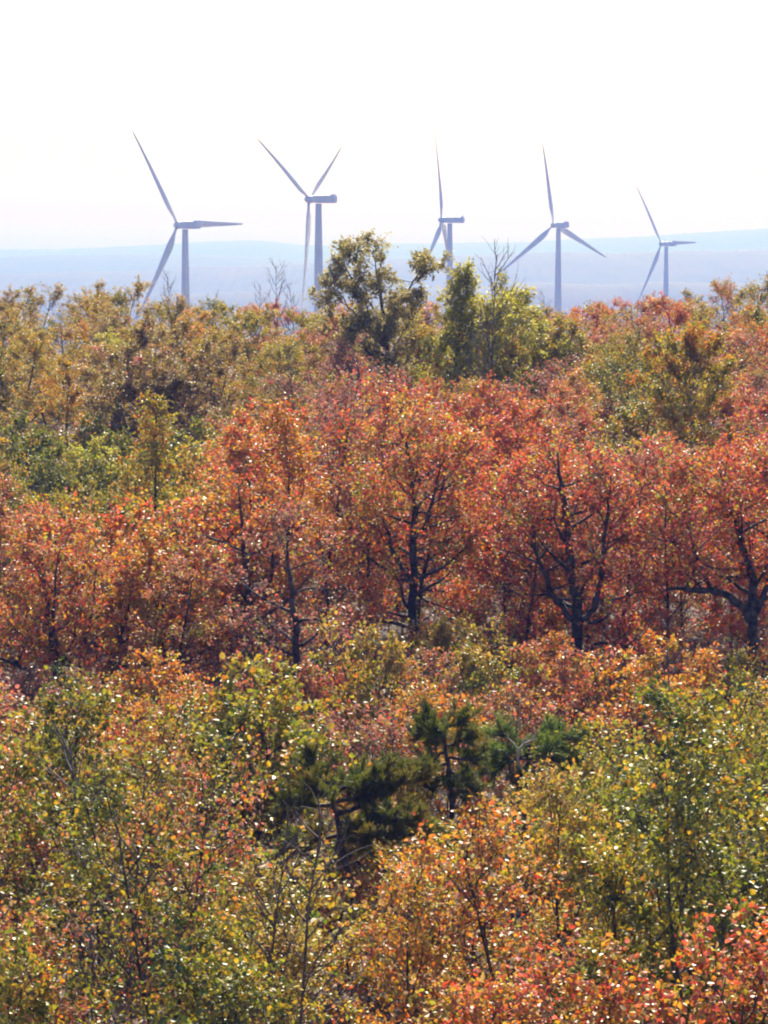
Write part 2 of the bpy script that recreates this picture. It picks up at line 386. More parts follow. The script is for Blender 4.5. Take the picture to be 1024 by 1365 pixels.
def pine_mesh(seed, h, w, base, lean, branches, tuft_n=44, nl=.15):
    rng = np.random.default_rng(seed); TB, LV = Tubes(), Leaves()
    pts = np.array([[0, 0, -.4], *lean]); f = np.linspace(0, 1, 14); x = np.linspace(0, 1, len(pts))
    tp = np.stack([np.interp(f, x, pts[:, c]) for c in range(3)], -1); tp[1:-1] += rng.normal(0, .03, (12, 3))
    TB.add(tp, np.linspace(base, .03, 14), 8)
    def tuft(p, d, n):
        a = unit(d * .9 + rng.normal(0, .62, (n, 3))); q = p + d * rng.uniform(-.16, .06, (n, 1)) + rng.normal(0, .015, (n, 3))
        LV.p.append(q); LV.a.append(a); LV.nr.append(unit(rng.normal(0, 1, (n, 3)))); LV.L.append(nl * rng.uniform(.7, 1.2, n)); LV.v.append(np.clip(rng.normal(.4, .2, n), 0, 1))
    for (t, az, L_, el, up) in branches:
        p, d = along(tp, t); e = R(el); bp = wander(rng, p, (math.cos(R(az)) * math.cos(e), math.sin(R(az)) * math.cos(e), math.sin(e)), L_, 7, .14, up)
        TB.add(bp, np.linspace(base * .42, .015, 8), 5)
        for k in range(int(9 + L_ * 13)):
            q, e2 = along(bp, rng.uniform(.25, .99)); sp = wander(rng, q, unit(e2 + rng.normal(0, .6, 3) + [0, 0, .25]), rng.uniform(.15, .5), 3, .15, .12)
            TB.add(sp, np.linspace(.012, .008, 4), 3); d2 = unit(sp[-1] - sp[-2]); tuft(sp[-1], d2, tuft_n); tuft(sp[2], d2, tuft_n // 2)
        tuft(bp[-1], unit(bp[-1] - bp[-2]), tuft_n)
    for k in range(5): tuft(tp[-1] - np.array([0, 0, .08 * k]), unit(rng.normal(0, .5, 3) + [0, 0, 1]), tuft_n)
    # needles: narrow blades, the leaf shape squeezed in width
    p = np.concatenate(LV.p); a = unit(np.concatenate(LV.a)); n = np.concatenate(LV.nr); L_ = np.concatenate(LV.L)[:, None]; v = np.concatenate(LV.v)
    b = unit(np.cross(n, a)) * .012; N_ = len(p)
    V = np.stack([p - b * .6, p + b * .6, p + a * L_ + b * .3, p + a * L_ - b * .3], 1).reshape(-1, 3)
    return TB.mesh('trunk'), mesh_np('needles', V, (np.arange(N_) * 4)[:, None] + np.arange(4), {'leaf': v})
def bare_mesh(seed, h, n, spread=.35, r0=.03):
    rng = np.random.default_rng(seed); TB, T2 = Tubes(), Tubes()
    pts = wander(rng, (0, 0, -.3), (rng.normal(0, .05), rng.normal(0, .05), 1), h + .3, 9, .045, .08)
    TB.add(pts, np.linspace(r0, .006, 10), 6)
    for k in range(n):
        t = .3 + .68 * (k + rng.random()) / n; p, d = along(pts, t); az = rng.uniform(0, 6.28)
        L_ = (h * spread) * (1.15 - t) * rng.uniform(.6, 1.2) + .25
        bp = wander(rng, p, (math.cos(az) * .8, math.sin(az) * .8, .75), L_, 5, .12, .12); T2.add(bp, np.linspace(.012, .005, 6), 4)
        for m in range(4):
            q, e = along(bp, rng.uniform(.25, .95)); T2.add(wander(rng, q, unit(e + rng.normal(0, .5, 3)), rng.uniform(.15, .55), 3, .15, .05), np.linspace(.006, .003, 4), 3)
    return TB.mesh('trunk'), T2.mesh('twigs')

# ---- prototypes (shared by the copies)
P = {}
for q in range(4): P['oak%d' % q] = make_tree(100 + q, h=6, w=4.2, cb=.10, limbs=17, br=8, tw=4, lf=15, prof='flat', el=2, r0=.10)
for q in range(3): P['thin%d' % q] = make_tree(120 + q, h=6, w=4.4, cb=.10, limbs=17, br=8, tw=5, lf=7, prof='flat', el=10, bare=.25, r0=.085)
for q in range(4): P['up%d' % q] = make_tree(140 + q, h=6, w=3.5, cb=.12, limbs=17, br=7, tw=4, lf=16, prof='round', el=22, r0=.06, L=.083)
for q in range(2): P['upthin%d' % q] = make_tree(160 + q, h=6, w=3.4, cb=.12, limbs=16, br=7, tw=5, lf=7, prof='round', el=24, bare=.2, r0=.055, L=.083)
for q in range(3): P['shrub%d' % q] = make_tree(180 + q, h=2.6, w=2.7, cb=.06, limbs=12, br=5, tw=3, lf=12, prof='round', el=18, nst=4, r0=.04, bsz=.8, L=.105)
P['shrubthin0'] = make_tree(190, h=2.6, w=2.8, cb=.06, limbs=12, br=5, tw=4, lf=6, prof='round', el=18, nst=4, r0=.04, bsz=.8, L=.105, bare=.2)
for q in range(2): P['cone%d' % q] = make_tree(200 + q, h=5.5, w=3.6, cb=.04, limbs=26, br=6, tw=4, lf=13, prof='cone', el=14, r0=.07, L=.1)

trees = []            # (x, y, radius) of everything placed
placed = []           # records for labels: dict(o, px, py, palette, ...)
def put_tree(pk, x, y, pal, scale, rotz, name, cat, label, group=None, bark=None, needle=None, z=None):
    z = float(ground(x, y)) if z is None else z
    o = thing(name, label, cat, (x, y, z), rotz, group, scale)
    tr, cr = P[pk] if isinstance(pk, str) else pk
    if not tr.materials: tr.materials.append(BARK)
    a = obj('trunk', tr, BARK, o)
    b = obj(cr.name.split('.')[0], cr, LM.get(pal), o)
    if pal in LM: b.material_slots[0].link = 'OBJECT'; b.material_slots[0].material = LM[pal]
    return o

# ---- trees one can recognise
def loc(px, py, d, ox, oy, oz):          # pixel at depth d, relative to a trunk foot
    p = at(px, py, d); return [p[0] - ox, p[1] - oy, p[2] - oz]
def hero(seed, d, foot_px, stems, pal, label, name='oak_tree', fwd=0, **kw):
    x0 = at(foot_px, 900, d)[0]; z0 = float(ground(x0, d)); rng = np.random.default_rng(seed + 7)
    out = []
    for pix, rad, k2 in stems:
        dy = k2.pop('dy', 0.0); n = len(pix)
        pts = [loc(px, py, d + dy * i / max(1, n - 1), x0, d, z0) for i, (px, py) in enumerate(pix)]
        if k2.pop('root', False): pts = [[pts[0][0] * .3, 0, -.4]] + pts; rad = [rad[0] * 1.25] + list(rad)
        out.append((pts, rad, k2))
    pk = make_tree(seed, stems=out, **kw)
    o = put_tree(pk, x0, d, pal, 1, 0, name, 'tree', label)
    trees.append((x0, d, 1.7)); return o
hero(301, 82, 770, [([(772, 935), (768, 860), (770, 800), (763, 765), (757, 715), (752, 680), (748, 645), (744, 605)], [.19, .17, .15, .13, .11, .10, .07, .02], dict(root=True, cb=.3, limbs=17, w=4.6)),
                    ([(770, 828), (785, 822), (797, 800), (800, 760), (806, 715), (812, 670), (815, 635)], [.10, .09, .08, .07, .055, .04, .015], dict(cb=.3, limbs=13, w=3.6, dy=-1.0)),
                    ([(768, 832), (752, 815), (735, 790), (716, 740), (706, 700), (700, 655)], [.10, .09, .08, .06, .04, .015], dict(cb=.3, limbs=13, w=3.6, dy=.8)),
                    ([(770, 880), (800, 855), (830, 860), (870, 874)], [.07, .06, .045, .015], dict(cb=.4, limbs=6, w=2.2))],
     'red', 'big red oak with a dark forked trunk in the right half of the red belt', h=8, lf=9, prof='flat', bare=.22)
hero(302, 81, 1014, [([(1017, 935), (1010, 880), (1003, 835), (1003, 800), (1004, 765), (990, 725), (980, 690), (967, 655), (960, 625)], [.19, .17, .15, .13, .11, .095, .08, .05, .02], dict(root=True, cb=.42, limbs=17, w=4.8)),
                     ([(1000, 828), (985, 805), (968, 793), (947, 787), (912, 786), (887, 784)], [.13, .12, .11, .095, .07, .03], dict(cb=.5, limbs=5, w=2.0, dy=-.5)),
                     ([(947, 787), (940, 765), (928, 745), (920, 710), (908, 680)], [.07, .06, .05, .035, .012], dict(cb=.35, limbs=11, w=3.2, dy=-.8)),
                     ([(1003, 830), (1020, 790), (1040, 740), (1050, 675), (1046, 640)], [.10, .09, .08, .05, .015], dict(cb=.3, limbs=13, w=4.2, dy=.6))],
     'red', 'dark-trunked red oak at the right edge with one long bare limb reaching left', h=8, lf=9, prof='flat', bare=.22)
hero(303, 80, 68, [([(64, 950), (70, 930), (77, 905), (75, 875), (68, 840), (62, 800), (56, 750), (50, 715)], [.17, .16, .14, .11, .08, .06, .04, .015], dict(root=True, cb=.35, limbs=14, w=3.8)),
                   ([(76, 890), (84, 882), (95, 875), (112, 862), (122, 800), (128, 740)], [.10, .09, .075, .06, .04, .014], dict(cb=.35, limbs=11, w=3.2, dy=.8)),
                   ([(75, 882), (74, 850), (72, 800), (80, 730)], [.08, .06, .045, .014], dict(cb=.35, limbs=9, w=2.8, dy=-.8)),
                   ([(62, 940), (42, 900), (22, 884), (-8, 876)], [.08, .07, .055, .03], dict(cb=.45, limbs=8, w=2.6))],
     'orred', 'orange-red oak at the left edge with a dark multi-forked trunk', h=5.5, lf=9, prof='flat', bare=.15)
hero(304, 82, 120, [([(115, 945), (112, 920), (140, 895), (152, 875), (160, 855), (172, 810), (180, 750)], [.10, .10, .09, .08, .07, .045, .015], dict(root=True, cb=.4, limbs=13, w=3.6)),
                    ([(112, 920), (106, 880), (110, 845), (104, 790), (100, 740)], [.07, .06, .05, .035, .012], dict(cb=.35, limbs=10, w=3.0))],
     'orange', 'orange oak whose trunk bends right, close to the multi-forked oak at left', h=5.5, lf=9, prof='flat', bare=.12)
hero(305, 78, 396, [([(399, 965), (398, 920), (395, 870), (393, 820), (385, 760), (380, 700)], [.13, .12, .11, .09, .05, .015], dict(root=True, cb=.28, limbs=17, w=4.2))],
     'mauve', 'thin mauve-red oak with a straight black trunk left of the centre', h=6, lf=6.5, prof='flat', bare=.25)
hero(306, 84, 340, [([(345, 905), (340, 872), (334, 830), (330, 775), (322, 720), (318, 650)], [.13, .13, .11, .09, .06, .015], dict(root=True, cb=.25, limbs=17, w=4.6)),
                    ([(334, 830), (352, 800), (362, 760), (370, 690)], [.08, .065, .045, .012], dict(cb=.3, limbs=10, w=3.4))],
     'orred', 'orange-red oak with a thick dark trunk stub in the left half of the red belt', h=7, lf=9, prof='flat', bare=.22)
hero(307, 86, 546, [([(545, 910), (548, 850), (549, 790), (551, 720), (553, 670), (545, 610), (532, 565)], [.15, .14, .13, .11, .09, .06, .015], dict(root=True, cb=.28, limbs=20, w=5.0)),
                    ([(551, 720), (570, 690), (580, 655), (590, 610)], [.08, .065, .045, .012], dict(cb=.3, limbs=11, w=3.6, dy=-.7)),
                    ([(549, 780), (525, 740), (512, 700), (500, 650)], [.08, .07, .05, .012], dict(cb=.3, limbs=11, w=3.6, dy=.7))],
     'orred', 'tall orange-red oak with a straight dark trunk at the centre of the picture', h=8, lf=9, prof='flat', bare=.22)
hero(308, 83, 352, [([(355, 985), (354, 940), (350, 895), (346, 880), (360, 876), (372, 876)], [.10, .10, .09, .085, .06, .04], dict(root=True, cb=.7, limbs=4, w=1.6))],
     'rust', 'broken dark snag with a hooked top and a few rust leaves', h=2.5, lf=5, name='tree_snag')
# the loose tall tree on the skyline: explicit limbs, foliage in separate tufts
hero(309, 138, 515, [([(518, 520), (516, 470), (512, 430), (508, 395), (502, 360), (496, 330)], [.12, .10, .08, .055, .035, .012], dict(root=True, cb=.25, limbs=18, w=2.8)),
                     ([(516, 465), (492, 440), (470, 415), (455, 395), (440, 372)], [.06, .05, .04, .025, .01], dict(cb=.25, limbs=12, w=2.2, dy=-.8)),
                     ([(512, 430), (490, 400), (472, 375), (458, 350), (470, 335)], [.05, .045, .035, .022, .01], dict(cb=.3, limbs=11, w=2.0)),
                     ([(514, 440), (535, 405), (548, 380), (560, 362), (585, 358)], [.06, .05, .04, .025, .01], dict(cb=.25, limbs=11, w=2.0, dy=-.5)),
                     ([(516, 475), (480, 462), (450, 440), (425, 402)], [.05, .04, .03, .01], dict(cb=.35, limbs=10, w=2.1, dy=-1)),
                     ([(516, 500), (520, 480), (530, 455), (545, 430), (565, 405)], [.05, .045, .035, .025, .01], dict(cb=.1, limbs=13, w=2.6, dy=-.8)),
                     ([(516, 500), (500, 480), (485, 462), (490, 440)], [.05, .04, .03, .01], dict(cb=.1, limbs=13, w=2.8, dy=-1))],
     'pale', 'tall loose-crowned olive tree on the skyline with sky showing through its limbs', name='broadleaf_tree', h=9, lf=14, L=.115, br=5, tw=4, bare=.03, bsz=.9)
def special(pk, px, d, pal, sc, rot, name, cat, label, rad=1.6):
    x = at(px, 600, d)[0]; trees.append((x, d, rad)); return put_tree(pk, x, d, pal, sc, rot, name, cat, label)
P['tall_cone'] = make_tree(331, h=8.7, w=4.6, cb=.22, limbs=40, br=8, tw=5, lf=12, prof='cone', el=30, r0=.11, L=.11)
special('tall_cone', 603, 134, 'bright', 1, .4, 'broadleaf_tree', 'tree', 'yellow-green pointed tree with a dark core, right against the loose skyline tree')
P['bushy'] = make_tree(332, h=7.5, w=6.2, cb=.12, limbs=44, br=9, tw=5, lf=13, prof='round', el=24, nst=2, r0=.1, L=.11)
special('bushy', 672, 136, 'bright', (1.1, 1.1, .95), 1.4, 'broadleaf_tree', 'tree', 'broad yellow-green tree right of the pointed one, below the bare skyline sapling')
P['bushy_low'] = make_tree(337, h=6.6, w=5.0, cb=.08, limbs=36, br=8, tw=5, lf=10, prof='round', el=20, nst=3, r0=.08, L=.11)
special('bushy_low', 718, 139, 'yelgrn', (1, 1, .86), .5, 'broadleaf_tree', 'tree', 'low green-gold bushy tree, last of the yellow-green trees before the red treetops')
special('bushy_low', 556, 143, 'olive', (1, 1, .92), 2.5, 'broadleaf_tree', 'tree', 'olive bushy tree filling the gap between the loose skyline tree and the pointed one')
P['round_olive'] = make_tree(333, h=6.6, w=6.0, cb=.22, limbs=26, br=9, tw=5, lf=15, prof='round', el=16, r0=.1, L=.11)
special('round_olive', 880, 110, 'yelgrn', 1, .3, 'oak_tree', 'tree', 'round olive-green tree standing out of the red trees at right', 2.0)
P['dark_crown'] = make_tree(334, h=6.9, w=8.6, cb=.12, limbs=44, br=11, tw=5, lf=15, prof='round', el=14, nst=2, r0=.14, L=.12)
special('dark_crown', 228, 126, 'brown', (1, 1, .80), 2.2, 'oak_tree', 'tree', 'widest brown crown, dome-shaped with dark hollows, in the left middle distance', 2.6)
special('cone0', 203, 101, 'yelgrn', (1.0, 1.0, 1.08), .2, 'broadleaf_tree', 'tree', 'narrow pointed yellow-olive tree in front of the wide brown dome', 1.7)
P['maple'] = make_tree(335, h=7.2, w=3.5, cb=.12, limbs=24, br=9, tw=5, lf=10, prof='round', el=30, nst=3, r0=.09, L=.095, bare=.25)
special('maple', 900, 45, 'yelgrn', 1, .8, 'maple_tree', 'tree', 'large yellow-green maple in the right foreground with dark gaps inside', 1.7)
P['maple_b'] = make_tree(336, h=7.5, w=3.6, cb=.12, limbs=22, br=9, tw=5, lf=12, prof='round', el=30, nst=2, r0=.08, L=.095, bare=.25)
special('maple_b', 985, 44, 'green', 1, 2.8, 'maple_tree', 'tree', 'green maple at the right edge of the foreground with tall thin stems', 1.5)

# pines
def place_pine(pk, px, d, label, mat, top=None, rot=0):
    x = at(px, 1000, d)[0]; z = float(ground(x, d)); trees.append((x, d, 1.3))
    tr, nd = pk
    o = thing('pine_tree', label, 'pine tree', (x, d, z), rot)
    obj('trunk', tr, BARK, o); obj('needles', nd, mat, o)
    return o
pz = float(ground(1.4, 62)); top = at(590, 966, 62)[2] - pz
place_pine(pine_mesh(401, top, 2, .085, [(.12, 0, 0), (.06, 0, top - 1.5), (-.02, 0, top - .9), (-.1, 0, top)],
    [(.98, 20, 0.50, 10, .05), (.97, 190, 0.47, 15, .05), (.93, 100, 0.43, 10, .05), (.93, 270, 0.50, 10, .02), (.90, 165, 0.68, 0, -.02), (.88, 10, 0.58, 0, -.03), (.84, 200, 0.79, -12, -.05), (.80, 340, 0.65, -8, -.03), (.76, 180, 0.86, -18, -.05), (.73, 250, 0.72, -14, -.04), (.70, 30, 0.58, -20, 0), (.66, 205, 0.79, -26, -.04)]), 598, 62,
    'upright dark pine with drooping branches, upper of the pines at centre', NEEDLE)
pz = float(ground(-.8, 58)); top = at(450, 1040, 58)[2] - pz
place_pine(pine_mesh(402, top, 2, .12, [(-.05, 0, .3), (-.28, 0, top - 2.3), (-.5, -.1, top - 1.3), (-.62, -.1, top - .6), (-.66, -.1, top)],
    [(.97, 160, 0.69, 15, .05), (.95, 10, 1.04, 15, .05), (.9, 60, 1.04, 10, .04), (.9, 250, 0.92, 8, .03), (.86, 0, 1.43, 8, .02), (.84, 185, 1.03, 0, .0), (.78, 350, 2.08, 2, .01), (.76, 20, 2.21, -4, .03), (.72, 330, 2.60, -8, .05), (.70, 300, 1.43, -5, .02), (.66, 10, 2.73, -6, .06), (.64, 180, 0.92, -14, 0)], tuft_n=60), 487, 58,
    'leaning dark pine with heavy limbs reaching right, lower left of the upright pine', NEEDLE)
pz = float(ground(3, 64)); top = at(690, 985, 64)[2] - pz
pine3 = place_pine(pine_mesh(403, top, 2, .07, [(0, 0, top * .4), (.02, 0, top * .8), (0, 0, top)],
    [(.96, 20, .8, 10, .03), (.95, 170, .8, 10, .03), (.9, 0, 1.2, 4, .02), (.88, 185, 1.0, 0, 0), (.84, 300, 1.0, 0, 0), (.8, 10, 1.3, -6, -.02), (.78, 200, 1.1, -8, -.02), (.72, 340, 1.2, -10, 0), (.70, 165, 1.0, -14, 0), (.66, 260, 1.0, -10, 0)], tuft_n=34), 700, 64,
    'soft green pine with a bleached forked dead branch in front', NEEDLE2)
T = Tubes(); z0 = pine3.location
rel = lambda px, py: at(px, py, 63.2) - np.array(z0)
T.add([rel(690, 1012), rel(692, 1000), rel(698, 992), rel(706, 988), rel(716, 984)], [.03, .03, .027, .02, .008], 6)
T.add([rel(698, 992), rel(700, 983), rel(708, 978)], [.02, .014, .006], 5); T.add([rel(690, 1012), rel(694, 1022), rel(700, 1035)], [.03, .035, .04], 6)
T.add([rel(692, 1000), rel(684, 990), rel(676, 982)], [.016, .012, .005], 5)
obj('dead_branch', T.mesh('dead_branch'), DEADW, pine3)

# bare saplings
BM = [bare_mesh(501, 5.2, 26), bare_mesh(502, 5.2, 20, .28), bare_mesh(503, 5.2, 16, .22)]
def bare(px, d, top_py, label, v=0, rot=0, thick=1.0, minh=2):
    x = at(px, 600, d)[0]; z = float(ground(x, d)); h = max(minh, at(px, top_py, d)[2] - z)
    o = thing('bare_sapling', label, 'bare tree', (x, d, z), rot, 'bare saplings among the trees', (h / 5.2 * thick, h / 5.2 * thick, h / 5.2))
    tr, tw = BM[v]
    obj('trunk', tr, BARK if px < 200 or d < 100 else TWIG, o); obj('twigs', tw, TWIG, o)
bare(235, 176, 368, 'bare grey sapling against the leftmost turbine tower', 0, .3)
bare(375, 174, 354, 'tallest bare grey sapling, on the skyline left of the loose olive tree', 0, 1.3)
bare(340, 178, 382, 'short bare twiggy sapling on the skyline between the two left turbines', 1, 2.0)
bare(283, 178, 392, 'lowest thin bare sapling right of the leftmost turbine tower', 2, 2.9)
bare(398, 172, 384, 'bare sapling on the skyline under the hanging blade of the second turbine', 1, .5)
bare(652, 128, 338, 'tall bare sapling rising from the broad yellow-green tree', 0, 2.2)
bare(727, 170, 392, 'bare twig top beside the tower of the widest-spread turbine', 1, 1.0)
bare(408, 108, 470, 'dark bare spire standing in the mauve trees below the skyline saplings', 1, .2)
bare(6, 92, 600, 'bare dark pole at the left edge below the brown dome', 2, .2)
bare(132, 47, 975, 'thin dark bare sapling in the lower left foreground', 1, .8, 1.2)
bare(160, 50, 1010, 'short dark bare sapling right beside the lower left one', 2, 1.8, 1.1)
bare(360, 45, 1070, 'bare slender stem among the mottled green trees below the leaning pine', 1, 2.5, 1.2)
bare(888, 60, 820, 'tall straight bare pole rising behind the yellow-green maple', 2, .6, .9)
bare(682, 64, 900, 'bare stem beside the soft green pine', 2, 1.6, .9)
bare(345, 46, 1090, 'twin of the slender stem, standing just left of it', 2, 2.2, 1.1)

# ---- all the other trees: one by one, colour by where they stand
PALGRID_Y = [420, 480, 540, 600, 660, 730, 800, 870, 950, 1030, 1120, 1200, 1290, 1350]
PALGRID = ['olive olive yelgrn olive olive orred orred olive',
           'olive brown yelgrn mauve mauve yelgrn rust orange',
           'olive brown brown mauve red rust olgrn mauve',
           'green olive brown mauve red red rust red',
           'green green orred orred red red red red',
           'rust orange orred red orange red red red',
           'orred orange rust orred orange mauve red gold',
           'rust rust olive mauve gold red mauve orange',
           'mauve orange olgrn mauve gold rust orange yelgrn',
           'olive orange olgrn rust orange olgrn yelgrn yelgrn',
           'rust olive olgrn olive gold olive yelgrn green',
           'olive rust olgrn orange rust orange yelgrn green',
           'orred olgrn olive gold gold orange rust green',
           'redgrn green olgrn olive orange orred orange orred']
SKY_X = [-200, 0, 60, 120, 200, 240, 300, 400, 440, 560, 640, 700, 760, 830, 900, 950, 1024, 1250]
SKY_P = [398, 396, 386, 384, 392, 408, 408, 414, 420, 415, 408, 410, 414, 405, 396, 382, 374, 370]
# what must stay in sight: (px from, px to, depth, the row down to which nothing nearer may rise)
WINDOWS = [(415, 600, 138, 432), (545, 740, 134, 505), (800, 950, 110, 612), (120, 335, 126, 575), (155, 258, 101, 685),
           (540, 665, 62, 1045), (405, 605, 58, 1120), (425, 520, 58, 1185), (745, 1040, 60, 952), (640, 775, 64, 1052), (750, 1030, 44, 1290), (700, 825, 82, 872), (885, 1040, 81, 850),
           (20, 170, 80, 900), (370, 425, 78, 890), (310, 372, 84, 830), (510, 585, 86, 840), (60, 160, 95, 690), (380, 560, 120, 500)]
def fill():
    rng = np.random.default_rng(11); rows = []
    zones = [(37, 55, 2.4), (55, 77, 2.35), (77, 97, 2.5), (97, 119, 2.5), (119, 160, 3.5), (160, 196, 4.6)]
    for (d0, d1, sp) in zones:
        for k in range(2600):
            d = rng.uniform(d0, d1); x = rng.uniform(-1, 1) * (.1325 * d * 1.10 + 1.2)
            if any((x - a) ** 2 + (d - b) ** 2 < (sp * .5 + r * .55) ** 2 if r > 0 else (x - a) ** 2 + (d - b) ** 2 < sp * sp for a, b, r in trees): continue
            trees.append((x, d, -1)); rows.append((x, d))
    recs = []
    for (x, d) in rows:
        g = float(ground(x, d)); px = 512 + F * x / d; u = rng.random(); v = rng.normal()
        if d < 55: kind, h = 'up', 5.9 + .55 * v + (1.0 if px > 700 else 0) - (.5 if d < 40 and 300 < px < 900 else 0)
        elif d < 77: kind, h = ('shrub', (2.5 if d < 66 else 2.2) + .4 * v) if not 190 < px < 420 or u < .5 else ('up', 3.5 + .45 * v)
        elif d < 97: kind, h = ('oak' if u < .45 else 'up', (5.0 if px < 260 else 6.1) + min(1.0 * v, 1.0))
        elif d < 119: kind, h = ('shrub', 2.5 + .4 * v) if px < 300 else ('oak', 4.9 + .5 * v)
        else: kind, h = ('oak' if u < .7 or d > 150 else 'up', 4.7 + .5 * v)
        if d > 140:
            lim = at(px, np.interp(px, SKY_X, SKY_P) + abs(v) * 9, d)[2] - g
            h = min(h, lim) if d < 165 else np.clip(lim, 2.6, 6.5)
        hw = (1.7 if kind != 'oak' else 1.9) * F / d * .75
        for a, b, dd, yy in WINDOWS:
            if d < dd - .8 and px + hw > a and px - hw < b: h = min(h, at(px, yy + 8 * abs(v), d)[2] - g)
        if h < 1.0: continue
        if h < 3.6 and kind != 'shrub': kind = 'shrub'
        pyc = project(x, d, g + .68 * h)[1]; pyt = project(x, d, g + h)[1]
        jx, jy = px + rng.normal(0, 45), pyc + rng.normal(0, 16)
        row = int(np.argmin(np.abs(np.array(PALGRID_Y) - jy))); col = int(np.clip(jx // 128, 0, 7))
        pal = PALGRID[row].split()[col]
        if rng.random() < (.45 if pal == 'red' else .30): pal = {'red': 'orred rust orange mauve olive', 'orred': 'red orange rust olive gold', 'orange': 'gold orred rust olive', 'rust': 'orange olive mauve', 'mauve': 'rust red olive', 'olive': 'rust olgrn gold', 'olgrn': 'olive yelgrn gold', 'yelgrn': 'olive gold olgrn', 'green': 'olgrn yelgrn', 'gold': 'orange yelgrn', 'brown': 'rust olive', 'redgrn': 'rust olgrn'}[pal].split()[int(rng.integers(0, 60)) % len({'red': 'abcde', 'orred': 'abcde', 'orange': 'abcd', 'rust': 'abc', 'mauve': 'abc', 'olive': 'abc', 'olgrn': 'abc', 'yelgrn': 'abc', 'green': 'ab', 'gold': 'ab', 'brown': 'ab', 'redgrn': 'ab'}[pal])]
        if 93 < d < 119 and px < 290: pal = ['green', 'yelgrn', 'olgrn', 'green', 'olive', 'bright'][int(rng.integers(6))]
        if d > 119 and px < 400 and pal in ('rust', 'orange', 'mauve', 'red') and rng.random() < .6: pal = ['olive', 'gold', 'yelgrn', 'bright', 'yelgrn'][int(rng.integers(5))]
        if 65 < d < 77 and pal in ('olive', 'olgrn', 'yelgrn', 'green', 'gold') and rng.random() < .75: pal = (['gold', 'orange', 'orange', 'orred', 'rust'] if px > 560 else ['red', 'rust', 'orange', 'orred', 'olive'])[int(rng.integers(5))]
        thin = pal == 'mauve' or rng.random() < (.5 if d < 56 else .08 if d > 150 else .3)
        if kind == 'oak': pk = ('thin%d' % rng.integers(3)) if thin else 'oak%d' % rng.integers(4)
        elif kind == 'up': pk = ('upthin%d' % rng.integers(2)) if thin else 'up%d' % rng.integers(4)
        else: pk = 'shrubthin0' if thin else 'shrub%d' % rng.integers(3)
        hb = 2.6 if kind == 'shrub' else 6.0
        s = h / hb; sxy = s * rng.uniform(.9, 1.15) if kind != 'oak' else (s * .4 + .62) * rng.uniform(.88, 1.1)
        recs.append(dict(x=x, y=d, px=px, py=pyc, top=pyt, pal=pal, kind=kind, pk=pk, s=(sxy, sxy, s), rot=rng.uniform(0, 6.28), thin=thin))
    return recs
SKIP = {11, 48, 61, 65, 66, 75, 76, 80, 85, 86, 95, 107, 122, 129, 130, 131, 139, 141, 149, 150, 151, 169, 190, 208, 216, 222, 224, 228, 233, 239, 259, 261, 266, 273, 279, 281, 282, 283, 286, 299, 302, 309, 310, 319, 321, 322, 323, 335, 339, 351, 352, 354, 355, 357, 358, 360, 364, 369, 370}      # trees the picture shows nothing of
